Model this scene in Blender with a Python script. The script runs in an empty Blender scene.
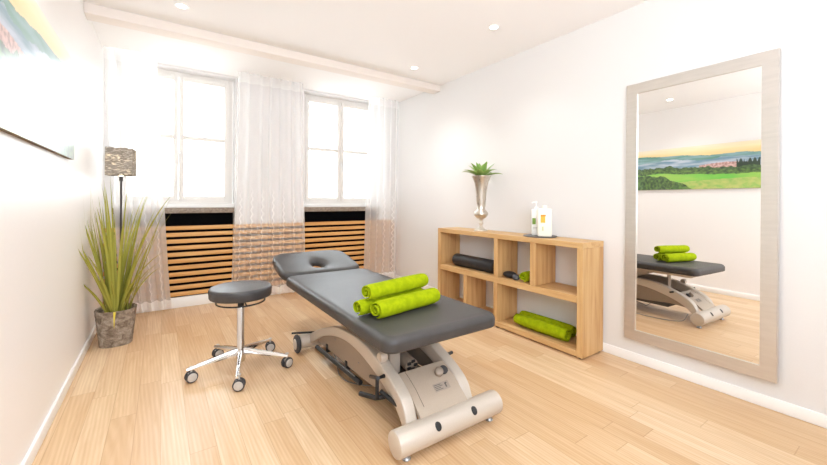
import bpy, bmesh, math, random
from mathutils import Vector, Matrix, noise
random.seed(7)
PI = math.pi
scn = bpy.context.scene
COL = scn.collection

# ------------------------------------------------------------------ node helper
class NT:
    def __init__(self, name):
        self.m = bpy.data.materials.new(name); self.m.use_nodes = True
        self.t = self.m.node_tree; self.t.nodes.clear()
        self.out = self.n('ShaderNodeOutputMaterial')
    def n(self, typ, **kw):
        nd = self.t.nodes.new(typ)
        for k, v in kw.items(): setattr(nd, k, v)
        return nd
    def l(self, a, b): self.t.links.new(a, b)
    def put(self, sock, v):
        if isinstance(v, bpy.types.NodeSocket): self.l(v, sock)
        else: sock.default_value = v
    def math(self, op, a, b=0.0, c=0.0):
        nd = self.n('ShaderNodeMath', operation=op)
        self.put(nd.inputs[0], a); self.put(nd.inputs[1], b); self.put(nd.inputs[2], c)
        return nd.outputs[0]
    def mix(self, f, a, b, blend='MIX'):
        nd = self.n('ShaderNodeMix', data_type='RGBA', blend_type=blend)
        self.put(nd.inputs[0], f); self.put(nd.inputs[6], a); self.put(nd.inputs[7], b)
        return nd.outputs[2]
    def obj(self): return self.n('ShaderNodeTexCoord').outputs['Object']
    def scale(self, v, s):
        nd = self.n('ShaderNodeMapping'); self.l(v, nd.inputs[0]); nd.inputs['Scale'].default_value = s
        return nd.outputs[0]
    def noise(self, v, scale, detail=4, rough=.55, dist=0.0):
        nd = self.n('ShaderNodeTexNoise'); self.put(nd.inputs['Vector'], v)
        nd.inputs['Scale'].default_value = scale; nd.inputs['Detail'].default_value = detail
        nd.inputs['Roughness'].default_value = rough; nd.inputs['Distortion'].default_value = dist
        return nd.outputs[0]
    def ramp(self, f, stops):
        nd = self.n('ShaderNodeValToRGB'); self.put(nd.inputs[0], f)
        el = nd.color_ramp.elements
        while len(el) < len(stops): el.new(.5)
        for e, (p, c) in zip(el, stops): e.position = p; e.color = c
        return nd.outputs[0]
    def bump(self, h, strength=.2, dist=.01):
        nd = self.n('ShaderNodeBump'); self.put(nd.inputs['Height'], h)
        nd.inputs['Strength'].default_value = strength; nd.inputs['Distance'].default_value = dist
        return nd.outputs[0]
    def bsdf(self, color, rough=.5, metal=0.0, normal=None, spec=.5, **kw):
        b = self.n('ShaderNodeBsdfPrincipled')
        self.put(b.inputs['Base Color'], color); self.put(b.inputs['Roughness'], rough)
        self.put(b.inputs['Metallic'], metal); b.inputs['Specular IOR Level'].default_value = spec
        if normal is not None: self.l(normal, b.inputs['Normal'])
        for k, v in kw.items(): self.put(b.inputs[k], v)
        self.l(b.outputs[0], self.out.inputs[0])
        return self.m

def c(r, g, b):
    f = lambda u: (u/255/12.92) if u <= 10 else ((u/255+.055)/1.055)**2.4
    return (f(r), f(g), f(b), 1)

def plain(name, col, rough=.5, metal=0.0, spec=.5, nscale=60, var=.05, bump=0.0):
    t = NT(name); o = t.obj(); nz = t.noise(o, nscale, 3)
    dark = tuple(x*(1-var) for x in col[:3])+(1,); lite = tuple(min(1, x*(1+var)) for x in col[:3])+(1,)
    cc = t.ramp(nz, [(.3, dark), (.7, lite)])
    nm = t.bump(nz, bump, .004) if bump else None
    return t.bsdf(cc, rough, metal, nm, spec)

def m_oak(name, axis, base=(205, 164, 112), dark=(172, 125, 76), lite=(220, 182, 132)):
    t = NT(name); o = t.obj()
    s = [14, 14, 14]; s[axis] = .9
    v = t.scale(o, s)
    a = t.noise(v, 1.6, 5, .6, .6)
    s2 = [90, 90, 90]; s2[axis] = 3
    b = t.noise(t.scale(o, s2), 1.0, 3)
    col = t.ramp(a, [(.25, c(*dark)), (.5, c(*base)), (.75, c(*lite))])
    col = t.mix(t.math('MULTIPLY', b, .25), col, c(*dark))
    return t.bsdf(col, .45, 0, t.bump(b, .06, .003), .4)

def m_floor():
    t = NT('oak_parquet'); o = t.obj()
    sp = t.n('ShaderNodeSeparateXYZ'); t.l(o, sp.inputs[0])
    W, L = .108, 1.0
    u = t.math('DIVIDE', sp.outputs[0], W); cu = t.math('FLOOR', u); fu = t.math('FRACT', u)
    wn = t.n('ShaderNodeTexWhiteNoise', noise_dimensions='1D'); t.l(cu, wn.inputs['W'])
    v = t.math('ADD', t.math('DIVIDE', sp.outputs[1], L), t.math('MULTIPLY', wn.outputs[0], 7.3))
    cv = t.math('FLOOR', v); fv = t.math('FRACT', v)
    cmb = t.n('ShaderNodeCombineXYZ'); t.l(cu, cmb.inputs[0]); t.l(cv, cmb.inputs[1])
    wn2 = t.n('ShaderNodeTexWhiteNoise', noise_dimensions='3D'); t.l(cmb.outputs[0], wn2.inputs[0])
    rnd = wn2.outputs[0]
    # grain, shifted per plank
    g = t.n('ShaderNodeCombineXYZ')
    t.l(t.math('ADD', t.math('MULTIPLY', sp.outputs[0], 22), t.math('MULTIPLY', rnd, 91)), g.inputs[0])
    t.l(t.math('ADD', t.math('MULTIPLY', sp.outputs[1], 1.5), t.math('MULTIPLY', rnd, 37)), g.inputs[1])
    gr = t.noise(g.outputs[0], 1.0, 5, .6, 1.2)
    # cathedral rings on some planks
    wv = t.n('ShaderNodeTexWave', wave_type='RINGS', rings_direction='Z')
    wv.inputs['Scale'].default_value = .9; wv.inputs['Distortion'].default_value = 5; wv.inputs['Detail'].default_value = 2
    wv.inputs['Detail Scale'].default_value = .8
    t.l(g.outputs[0], wv.inputs['Vector'])
    base = t.ramp(rnd, [(0, c(207, 171, 132)), (.35, c(217, 183, 144)), (.7, c(224, 193, 156)), (1, c(232, 205, 170))])
    col = t.mix(t.math('MULTIPLY', t.math('SUBTRACT', gr, .35), 1.15), base, c(176, 128, 82))
    col = t.mix(t.math('MULTIPLY', wv.outputs['Fac'], .22), col, c(168, 120, 76))
    su = t.math('MAXIMUM', t.math('LESS_THAN', fu, .018), t.math('GREATER_THAN', fu, .99))
    sv = t.math('LESS_THAN', fv, .004)
    seam = t.math('MAXIMUM', su, sv)
    col = t.mix(t.math('MULTIPLY', seam, .35), col, c(140, 96, 58))
    h = t.math('SUBTRACT', t.math('MULTIPLY', gr, .3), seam)
    return t.bsdf(col, t.math('ADD', t.math('MULTIPLY', gr, .12), .30), 0, t.bump(h, .06, .002), .45)

def m_curtain(alpha):
    t = NT('sheer_voile'); tc = t.n('ShaderNodeTexCoord')
    sp = t.n('ShaderNodeSeparateXYZ'); t.l(tc.outputs['UV'], sp.inputs[0])   # uv in metres of cloth
    u, v = sp.outputs[0], sp.outputs[1]
    P = .19
    fu = t.math('MULTIPLY', t.math('SUBTRACT', t.math('FRACT', t.math('DIVIDE', u, P)), .5), P)
    tri = t.math('ABSOLUTE', t.math('SUBTRACT', t.math('FRACT', t.math('DIVIDE', v, .085)), .5))   # 0..0.5
    off = t.math('SUBTRACT', t.math('MULTIPLY', tri, .052), .013)
    d = t.math('ABSOLUTE', t.math('SUBTRACT', fu, off))
    zig = t.math('LESS_THAN', d, .0036)
    d2 = t.math('ABSOLUTE', t.math('SUBTRACT', fu, t.math('ADD', off, .016)))
    zig2 = t.math('MULTIPLY', t.math('LESS_THAN', d2, .002), .5)
    zig = t.math('MAXIMUM', zig, zig2)
    hem = t.math('LESS_THAN', v, .085)
    head = t.math('GREATER_THAN', v, 2.40)
    tape = t.math('MAXIMUM', hem, t.math('MULTIPLY', head, .12))
    weave = t.noise(t.scale(tc.outputs['UV'], (300, 60, 1)), 1.0, 2)
    # seen at a slant more threads lie in the line of sight
    lw = t.n('ShaderNodeLayerWeight'); lw.inputs[0].default_value = .35
    base = t.math('ADD', t.math('MULTIPLY', weave, .08), alpha)
    base = t.math('ADD', base, t.math('MULTIPLY', lw.outputs['Facing'], .16))
    low = t.n('ShaderNodeMapRange'); t.l(v, low.inputs[0]); low.inputs[1].default_value = 1.25; low.inputs[2].default_value = .85
    low.inputs[3].default_value = .0; low.inputs[4].default_value = .40
    a = t.math('ADD', base, t.math('MULTIPLY', zig, low.outputs[0]))
    a = t.math('ADD', a, t.math('MULTIPLY', tape, .48))
    a = t.math('MINIMUM', a, .96)
    df = t.n('ShaderNodeBsdfDiffuse'); df.inputs[0].default_value = c(253, 252, 251)
    tl = t.n('ShaderNodeBsdfTranslucent'); tl.inputs[0].default_value = c(253, 252, 251)
    tr = t.n('ShaderNodeBsdfTransparent')
    m1 = t.n('ShaderNodeMixShader'); m1.inputs[0].default_value = .5
    t.l(df.outputs[0], m1.inputs[1]); t.l(tl.outputs[0], m1.inputs[2])
    m2 = t.n('ShaderNodeMixShader'); t.l(a, m2.inputs[0]); t.l(tr.outputs[0], m2.inputs[1]); t.l(m1.outputs[0], m2.inputs[2])
    t.l(m2.outputs[0], t.out.inputs[0])
    return t.m

def m_shade():
    t = NT('driftwood_lattice'); o = t.obj()
    v = t.scale(o, (14, 14, 60))
    nz = t.noise(v, 1.0, 3, .55, 2.2)
    nz2 = t.noise(t.scale(o, (50, 50, 90)), 1.0, 3)
    hole = t.math('GREATER_THAN', nz, .575)
    col = t.mix(nz2, c(96, 88, 80), c(190, 182, 170))
    df = t.n('ShaderNodeBsdfDiffuse'); t.l(col, df.inputs[0])
    tl = t.n('ShaderNodeBsdfTranslucent'); tl.inputs[0].default_value = c(240, 232, 220)
    d2 = t.n('ShaderNodeBsdfDiffuse'); d2.inputs[0].default_value = c(225, 218, 206)
    mm = t.n('ShaderNodeMixShader'); mm.inputs[0].default_value = .6
    t.l(d2.outputs[0], mm.inputs[1]); t.l(tl.outputs[0], mm.inputs[2])
    m = t.n('ShaderNodeMixShader'); t.l(hole, m.inputs[0]); t.l(df.outputs[0], m.inputs[1]); t.l(mm.outputs[0], m.inputs[2])
    t.l(m.outputs[0], t.out.inputs[0])
    return t.m

def m_stone(name, a, b, cc, scale=18, bump=.6, rough=.85):
    t = NT(name); o = t.obj()
    n1 = t.noise(o, scale, 6, .65, .8); n2 = t.noise(o, scale*4, 4, .6)
    col = t.ramp(n1, [(.3, a), (.5, b), (.7, cc)])
    col = t.mix(t.math('MULTIPLY', n2, .35), col, a)
    return t.bsdf(col, rough, 0, t.bump(t.math('ADD', n1, t.math('MULTIPLY', n2, .4)), bump, .02), .3)

def m_towel():
    t = NT('lime_terry'); o = t.obj()
    n1 = t.noise(o, 260, 3, .7); n2 = t.noise(o, 30, 3)
    col = t.ramp(n2, [(.3, c(136, 154, 6)), (.7, c(166, 180, 14))])
    col = t.mix(t.math('MULTIPLY', n1, .3), col, c(112, 140, 4))
    return t.bsdf(col, .95, 0, t.bump(n1, .5, .006), .1, **{'Sheen Weight': .0})

def m_leather(name, col, rough=.36):
    t = NT(name); o = t.obj()
    vo = t.n('ShaderNodeTexVoronoi', feature='DISTANCE_TO_EDGE'); vo.inputs['Scale'].default_value = 330
    t.l(o, vo.inputs['Vector']); n = t.noise(o, 14, 4, .6)
    cc = t.ramp(n, [(.3, tuple(x*.88 for x in col[:3])+(1,)), (.7, tuple(x*1.12 for x in col[:3])+(1,))])
    h = t.math('ADD', vo.outputs[0], t.math('MULTIPLY', n, .8))
    return t.bsdf(cc, t.math('ADD', rough, t.math('MULTIPLY', n, .1)), 0, t.bump(h, .10, .004), .5)

def m_leaf(name, a, b, axis=2):
    t = NT(name); tc = t.n('ShaderNodeTexCoord'); sp = t.n('ShaderNodeSeparateXYZ'); t.l(tc.outputs['UV'], sp.inputs[0])
    w = t.math('ABSOLUTE', t.math('SUBTRACT', sp.outputs[0], .5))
    n = t.noise(t.scale(tc.outputs['UV'], (30, 1.5, 1)), 1.0, 3)
    n2 = t.noise(tc.outputs['Object'], 9, 2)
    f = t.math('ADD', t.math('MULTIPLY', w, .9), t.math('MULTIPLY', n, .5))
    col = t.mix(f, a, b)
    col = t.mix(t.math('MULTIPLY', n2, .35), col, b)
    return t.bsdf(col, .5, 0, None, .35)

def m_attr(name, rough=.2):
    t = NT(name); a = t.n('ShaderNodeAttribute', attribute_name='paint')
    return t.bsdf(a.outputs['Color'], rough, 0, None, .85)

def m_emit(name, col, s):
    t = NT(name); e = t.n('ShaderNodeEmission'); e.inputs[0].default_value = col; e.inputs[1].default_value = s
    t.l(e.outputs[0], t.out.inputs[0]); return t.m

def m_glass():
    t = NT('window_glass'); tr = t.n('ShaderNodeBsdfTransparent'); tr.inputs[0].default_value = (.97, .985, .99, 1)
    g = t.n('ShaderNodeBsdfGlossy'); g.inputs['Roughness'].default_value = .02
    fr = t.n('ShaderNodeFresnel'); fr.inputs[0].default_value = 1.45
    m = t.n('ShaderNodeMixShader'); t.l(t.math('MULTIPLY', fr.outputs[0], .7), m.inputs[0]); t.l(tr.outputs[0], m.inputs[1]); t.l(g.outputs[0], m.inputs[2])
    t.l(m.outputs[0], t.out.inputs[0]); return t.m

def m_brushed(name, col, rough, stretch, metal=.85):
    t = NT(name); o = t.obj(); n = t.noise(t.scale(o, stretch), 1.0, 4)
    cc = t.mix(n, tuple(x*.86 for x in col[:3])+(1,), tuple(min(1, x*1.1) for x in col[:3])+(1,))
    return t.bsdf(cc, t.math('ADD', rough, t.math('MULTIPLY', n, .15)), metal, t.bump(n, .06, .002))

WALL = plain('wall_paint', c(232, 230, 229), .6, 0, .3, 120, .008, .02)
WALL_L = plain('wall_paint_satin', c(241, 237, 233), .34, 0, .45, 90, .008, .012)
CEIL = plain('ceiling_paint', c(244, 241, 238), .8, 0, .2, 120, .006)
TRIMW = plain('white_lacquer', c(247, 246, 243), .35, 0, .45, 40, .006)
FRAMEW = plain('white_window_profile', c(236, 232, 226), .4, 0, .4, 30, .006)
FLOOR = m_floor()
OAK_Y, OAK_Z, OAK_X = m_oak('oak_lengthwise', 1), m_oak('oak_upright', 2), m_oak('oak_crosswise', 0)
PINE = m_oak('pine_slat', 0, (220, 166, 102), (194, 136, 78), (232, 184, 126))
DARK = plain('recess_shade_black', c(14, 14, 15), .9, 0, .1)  # near-black stands in for the shade inside the radiator recess
GRANITE = m_stone('granite', c(112, 98, 86), c(150, 136, 122), c(178, 166, 152), 60, .08, .5)
LEATHER = m_leather('graphite_vinyl', c(56, 54, 53), .42)
LEATHER2 = m_leather('stool_vinyl', c(58, 57, 58), .38)
BLACKV = m_leather('black_vinyl', c(34, 34, 36), .45)
BEIGE = plain('champagne_painted_steel', c(196, 184, 170), .36, .15, .5, 200, .03)
BEIGE2 = plain('taupe_panel', c(146, 131, 116), .5, .1, .45, 120, .04)
BLACK = plain('black_plastic', c(26, 26, 27), .45, 0, .5)
RUBBER = plain('dark_grey_rubber', c(62, 62, 64), .55, 0, .4)
CHROME = plain('chrome', c(226, 224, 222), .10, 1.0, .5, 20, .01)
STEEL = plain('grey_steel', c(150, 150, 150), .3, .9, .5, 40, .04)
HUBGREY = plain('light_grey_plastic', c(190, 186, 180), .4, .2)
TOWEL = m_towel()
TOWEL_IN = plain('lime_terry_shadow', c(104, 134, 12), .95, 0, .1, 200, .15, .3)
SILVER = m_brushed('hammered_silver', c(206, 198, 186), .22, (60, 60, 60), .9)
FRAME_S = m_brushed('champagne_leaf_frame', c(212, 206, 199), .32, (8, 8, 60), .85)
MIRROR = NT('silvered_glass').bsdf((.93, .93, .92, 1), .0, 1.0, None, .5)
POT = m_stone('bark_stoneware', c(100, 88, 76), c(158, 144, 128), c(204, 192, 176), 20, 1.0, .85)
SOIL = m_stone('soil', c(34, 26, 20), c(52, 42, 32), c(70, 56, 44), 80, .9)
LEAF = m_leaf('grass_blade', c(196, 190, 92), c(112, 118, 34))
LEAFY = m_leaf('yellowed_blade', c(226, 206, 84), c(190, 164, 56))
SUCC = m_leaf('succulent_leaf', c(84, 136, 62), c(170, 196, 110))
SHADE = m_shade()
POLE = plain('dark_bronze', c(74, 70, 68), .4, .6)
SLATE = plain('slate_tray', c(112, 112, 112), .5, 0, .4, 80, .1)
WHITEP = NT('milky_plastic').bsdf(c(246, 245, 240), .35, 0, None, .5, **{'Subsurface Weight': .0})
CREAMP = plain('cream_plastic', c(244, 238, 222), .35, 0, .5, 30, .01)
GREENL = plain('green_print', c(112, 150, 60), .5)
REDL = plain('red_print', c(222, 84, 70), .5)
ORANGEL = plain('orange_print', c(248, 178, 50), .5)
ORANGED = plain('deep_orange_print', c(236, 140, 30), .5)
GREYL = plain('grey_print', c(150, 150, 148), .5)
OLIVEL = plain('pale_olive_print', c(206, 208, 160), .5)
STONE1 = plain('basalt', c(40, 40, 42), .5, 0, .4, 60, .2, .2)
STONE2 = plain('basalt_grey', c(74, 76, 80), .5, 0, .4, 60, .2, .2)
CANVAS = m_attr('canvas_print', .28)
CANVAS_EDGE = plain('canvas_edge', c(120, 104, 80), .7)
BULB = m_emit('warm_bulb', (1, .80, .5, 1), 8)
SPOTE = m_emit('downlight_lens', (1, .93, .82, 1), 18)
GLASS = m_glass()
FACADE = plain('white_render', c(250, 250, 250), .8, 0, .2, 5, .01)
FACADE2 = plain('facade_shutter', c(214, 216, 220), .7, 0, .2, 5, .01)
STICK = plain('grey_sticker', c(150, 138, 126), .5, 0, .4)
STICKD = plain('sticker_ink', c(70, 64, 58), .6)

# ------------------------------------------------------------------ geometry helpers
class G:
    """collects vertices / faces for ONE mesh"""
    def __init__(self): self.v = []; self.f = []; self.mi = []; self.uv = {}
    def add(self, vs, fs, mi=0):
        b = len(self.v); self.v += [tuple(p) for p in vs]
        for q in fs: self.f.append(tuple(b+i for i in q)); self.mi.append(mi)
        return b
    def box(self, x0, x1, y0, y1, z0, z1, bev=0.0, seg=2, mat=None, mi=0):
        bm = bmesh.new(); bmesh.ops.create_cube(bm, size=1)
        for p in bm.verts: p.co = Vector(((x0+x1)/2+p.co.x*(x1-x0), (y0+y1)/2+p.co.y*(y1-y0), (z0+z1)/2+p.co.z*(z1-z0)))
        if bev: bmesh.ops.bevel(bm, geom=bm.edges[:], offset=bev, segments=seg, profile=.5, affect='EDGES')
        if mat is not None: bmesh.ops.transform(bm, matrix=mat, verts=bm.verts[:])
        bm.verts.index_update(); self.add([p.co for p in bm.verts], [[p.index for p in q.verts] for q in bm.faces], mi); bm.free()
        return self
    def lathe(self, prof, center=(0, 0, 0), axis=(0, 0, 1), n=32, mi=0, squash=None):
        q = Vector((0, 0, 1)).rotation_difference(Vector(axis).normalized()); ce = Vector(center)
        vs = []; fs = []
        for r, z in prof:
            for k in range(n):
                a = 2*PI*k/n
                vs.append(ce + q @ Vector((r*math.cos(a)*(squash[0] if squash else 1), r*math.sin(a)*(squash[1] if squash else 1), z)))
        m = len(prof)
        for i in range(m-1):
            for k in range(n):
                fs.append((i*n+k, i*n+(k+1) % n, (i+1)*n+(k+1) % n, (i+1)*n+k))
        if prof[0][0] > 1e-6: fs.append(tuple(reversed(range(n))))
        if prof[-1][0] > 1e-6: fs.append(tuple((m-1)*n+k for k in range(n)))
        self.add(vs, fs, mi); return self
    def tube(self, pts, r, n=12, closed=False, mi=0, cap=True):
        pts = [Vector(p) for p in pts]; N = len(pts)
        rs = r if isinstance(r, (list, tuple)) else [r]*N
        tang = []
        for i in range(N):
            a = pts[(i-1) % N] if (closed or i > 0) else pts[i]; b = pts[(i+1) % N] if (closed or i < N-1) else pts[i]
            tang.append((b-a).normalized())
        up = Vector((0, 0, 1)) if abs(tang[0].z) < .9 else Vector((1, 0, 0))
        x = (up - tang[0]*up.dot(tang[0])).normalized(); vs = []
        for i in range(N):
            x = (x - tang[i]*x.dot(tang[i])).normalized(); y = tang[i].cross(x)
            for k in range(n):
                a = 2*PI*k/n; vs.append(pts[i] + (x*math.cos(a)+y*math.sin(a))*rs[i])
        fs = []
        for i in range(N if closed else N-1):
            j = (i+1) % N
            for k in range(n): fs.append((i*n+k, i*n+(k+1) % n, j*n+(k+1) % n, j*n+k))
        if not closed and cap:
            fs.append(tuple(reversed(range(n)))); fs.append(tuple((N-1)*n+k for k in range(n)))
        self.add(vs, fs, mi); return self
    def prism(self, poly, a, b, axis=0, bev=0.0, mi=0, seg=2):
        """poly of 2-D points swept from a to b along axis (0: poly is (y,z); 1: (x,z); 2: (x,y))"""
        def P(p, t): return ((t, p[0], p[1]), (p[0], t, p[1]), (p[0], p[1], t))[axis]
        bm = bmesh.new(); A = [bm.verts.new(P(p, a)) for p in poly]; B = [bm.verts.new(P(p, b)) for p in poly]
        n = len(poly); bm.faces.new(A); bm.faces.new(B[::-1])
        for k in range(n): bm.faces.new((A[k], B[k], B[(k+1) % n], A[(k+1) % n]))
        bmesh.ops.recalc_face_normals(bm, faces=bm.faces[:])
        if bev:
            ed = [e for e in bm.edges if any(len(f.verts) == n and n > 4 for f in e.link_faces)] if n > 4 else bm.edges[:]
            bmesh.ops.bevel(bm, geom=ed, offset=bev, segments=seg, profile=.5, affect='EDGES')
        bm.verts.index_update(); self.add([p.co for p in bm.verts], [[p.index for p in q.verts] for q in bm.faces], mi); bm.free(); return self
    def move(self, mat, start=0):
        for i in range(start, len(self.v)): self.v[i] = tuple(mat @ Vector(self.v[i]))
        return self
    def build(self, name, mats, parent=None, smooth=True, angle=38, loc=None, fixn=True):
        me = bpy.data.meshes.new(name); me.from_pydata(self.v, [], self.f)
        for m in (mats if isinstance(mats, (list, tuple)) else [mats]): me.materials.append(m)
        me.polygons.foreach_set('material_index', self.mi)
        if fixn:
            bm = bmesh.new(); bm.from_mesh(me); bmesh.ops.recalc_face_normals(bm, faces=bm.faces[:]); bm.to_mesh(me); bm.free()
        me.polygons.foreach_set('use_smooth', [smooth]*len(me.polygons))
        if smooth: me.set_sharp_from_angle(angle=math.radians(angle))
        me.update()
        o = bpy.data.objects.new(name, me); COL.objects.link(o)
        if parent is not None: o.parent = parent
        if loc is not None: o.location = loc
        return o

def tag(o, label, cat, group=None):
    o['label'] = label; o['category'] = cat
    if group: o['group'] = group
    return o
def thing(name, label, cat, loc=(0, 0, 0), rz=0.0, group=None):
    o = bpy.data.objects.new(name, None); o.empty_display_size = .05; COL.objects.link(o)
    o.location = loc; o.rotation_euler = (0, 0, rz); return tag(o, label, cat, group)
def struct(name, g, m, parent=None, **kw):
    o = g.build(name, m, parent, **kw)
    if parent is None: o['kind'] = 'structure'
    return o
def copy_tree(o, parent=None):
    r = o.copy(); COL.objects.link(r)
    if parent is not None: r.parent = parent
    for ch in [x for x in bpy.data.objects if x.parent == o]: copy_tree(ch, r)
    return r
def catmull(pts, n=8):
    P = [Vector(p) for p in pts]; P = [P[0]*2-P[1]] + P + [P[-1]*2-P[-2]]; out = []
    for i in range(1, len(P)-2):
        for k in range(n):
            t = k/n; a, b, cc, d = P[i-1], P[i], P[i+1], P[i+2]
            out.append(.5*((2*b)+(cc-a)*t+(2*a-5*b+4*cc-d)*t*t+(3*b-a-3*cc+d)*t**3))
    out.append(P[-2]); return out

# ------------------------------------------------------------------ camera
f_px, HY = 365.0, 200.3
th = math.atan((413.5-162.2)/f_px); ro = .006
S, C = math.sin(th), math.cos(th)
R = Vector((C*math.cos(ro), -S*math.cos(ro), math.sin(ro))); U = Vector((-C*math.sin(ro), S*math.sin(ro), math.cos(ro))); F = Vector((S, C, 0))
cam = bpy.data.cameras.new('camera'); co = bpy.data.objects.new('camera', cam); COL.objects.link(co)
M = Matrix.Identity(4)
for i in range(3): M[i][0], M[i][1], M[i][2] = R[i], U[i], -F[i]
M.translation = Vector((0, 0, 1.15)); co.matrix_world = M
cam.sensor_width = 36; cam.lens = f_px/827*36; cam.shift_y = -(232.5-HY)/827; cam.clip_start = .02
scn.camera = co

# ------------------------------------------------------------------ room shell
XL, XR, YB, YW, YK, ZC = -.47, 2.80, 4.62, 4.75, -1.60, 2.56
struct('floor', G().box(XL-.1, XR+.1, YK-.1, 5.0, -.08, 0), FLOOR, smooth=False)
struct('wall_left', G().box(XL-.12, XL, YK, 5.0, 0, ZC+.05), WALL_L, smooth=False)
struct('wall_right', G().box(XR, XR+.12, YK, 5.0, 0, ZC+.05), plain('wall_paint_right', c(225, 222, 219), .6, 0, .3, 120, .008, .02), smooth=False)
struct('wall_rear', G().box(XL-.12, XR+.12, YK-.12, YK, 0, ZC+.05), WALL, smooth=False)
struct('ceiling', G().box(XL-.12, XR+.12, YK-.12, 5.0, ZC, ZC+.1), CEIL, smooth=False)
struct('trim_1', G().box(XL, XR, 3.50, 3.64, 2.485, ZC, .004), plain('beam_shade_beige', c(238, 228, 219), .8, 0, .2, 120, .006))  # beige puts the shade of the beam's front face into its colour
# window wall: piers, lintel, radiator recess with its shade painted black
WIN = [(-.39, .68), (1.495, 2.565)]
g = G()
for x0, x1 in ((XL, -.40), (.69, 1.485), (2.575, XR)): g.box(x0, x1, YB, 5.0, 0.0, ZC)
for x0, x1 in WIN: g.box(x0-.01, x1+.01, YB, 5.0, 2.535, ZC); g.box(x0-.01, x1+.01, 4.80, 5.0, 0, 1.06)
struct('wall_back', g, WALL, smooth=False)
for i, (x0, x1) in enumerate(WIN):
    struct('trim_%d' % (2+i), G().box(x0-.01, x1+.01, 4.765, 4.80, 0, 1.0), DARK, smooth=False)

def window(idx, x0, x1):
    zb, zt = 1.10, 2.535
    g = G(); w = .05
    g.box(x0, x0+w, YW-.01, YW+.07, zb, zt, .004); g.box(x1-w, x1, YW-.01, YW+.07, zb, zt, .004)
    g.box(x0+w, x1-w, YW-.01, YW+.07, zt-.055, zt, .004); g.box(x0+w, x1-w, YW-.01, YW+.07, zb, zb+.05, .004)
    o = struct('window_%d' % idx, g, FRAMEW)
    xm = (x0+x1)/2
    for a, b in ((x0+w-.006, xm-.002), (xm+.002, x1-w+.006)):
        s = G(); q = .046; y0, y1 = YW-.03, YW+.03
        za, zz = zb+.035, zt-.04
        s.box(a, a+q, y0, y1, za, zz, .005); s.box(b-q, b, y0, y1, za, zz, .005)
        s.box(a+q, b-q, y0, y1, zz-q-.01, zz, .005); s.box(a+q, b-q, y0, y1, za, za+q, .005)
        s.box(a+q, b-q, y0+.004, y1, 1.802, 1.846, .004)
        so = s.build('sash', FRAMEW, o)
        G().box(a+q-.004, b-q+.004, YW-.002, YW+.002, za+q-.004, zz-q-.006).build('pane', GLASS, so, smooth=False)
    h = G(); hx = xm+.004
    h.box(hx-.013, hx+.013, YW-.042, YW-.030, 1.60, 1.67, .004)
    h.box(hx-.010, hx+.010, YW-.066, YW-.042, 1.625, 1.645, .004)
    h.box(hx-.010, hx+.010, YW-.078, YW-.064, 1.53, 1.65, .005)
    h.build('handle', plain('handle_white', c(226, 226, 224), .3), o)
    # white inner board and granite sill
    struct('trim_%d' % (3+idx), G().box(x0-.01, x1+.01, YB+.02, YW+.05, 1.056, 1.10, .004), TRIMW)
    struct('trim_%d' % (5+idx), G().box(x0-.012, x1+.012, YB-.045, 4.80, .998, 1.056, .005), GRANITE)
window(1, *WIN[0]); window(2, *WIN[1])

# radiator cover: slats the whole width, white plinth, upright battens behind
rc = thing('radiator_cover', 'pine slat radiator cover running below both windows', 'radiator cover', (0, YB, 0))
g = G()
for k in range(11):
    z = .120+.0700*k; g.box(XL+.004, XR-.004, -.036, -.014, z, z+.042, .003)
g.build('slat_panel', PINE, rc)
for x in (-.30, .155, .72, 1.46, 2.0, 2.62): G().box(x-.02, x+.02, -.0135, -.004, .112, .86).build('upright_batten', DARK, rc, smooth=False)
G().box(XL+.002, XR-.002, -.046, -.004, 0.0, .108, .004).build('plinth', TRIMW, rc)
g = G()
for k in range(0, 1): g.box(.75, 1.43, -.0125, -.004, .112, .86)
g.build('backing', DARK, rc)  # black sheet paints the shade seen between the slats

# baseboards
def basebd(name, x0, x1, y0, y1):
    struct(name, G().box(x0, x1, y0, y1, 0, .068, .005), TRIMW)
basebd('baseboard_left', XL, XL+.014, YK, YB-.05)
basebd('baseboard_right', XR-.014, XR, YK, YB-.05)
basebd('baseboard_rear', XL+.014, XR-.014, YK, YK+.014)

# outside: a white rendered house across the street
g = G().box(-9, 12, 13, 13.3, -4, 9)
struct('facade_wall', g, FACADE, smooth=False)
for k in range(12):
    x = -4+k*1.25
    g = G()
    for j in range(9): g.box(x, x+.7, 12.9, 13.0, .3+j*.16, .4+j*.16)
    o = g.build('facade_shutter', FACADE2, None, smooth=False); o['kind'] = 'structure'

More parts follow.
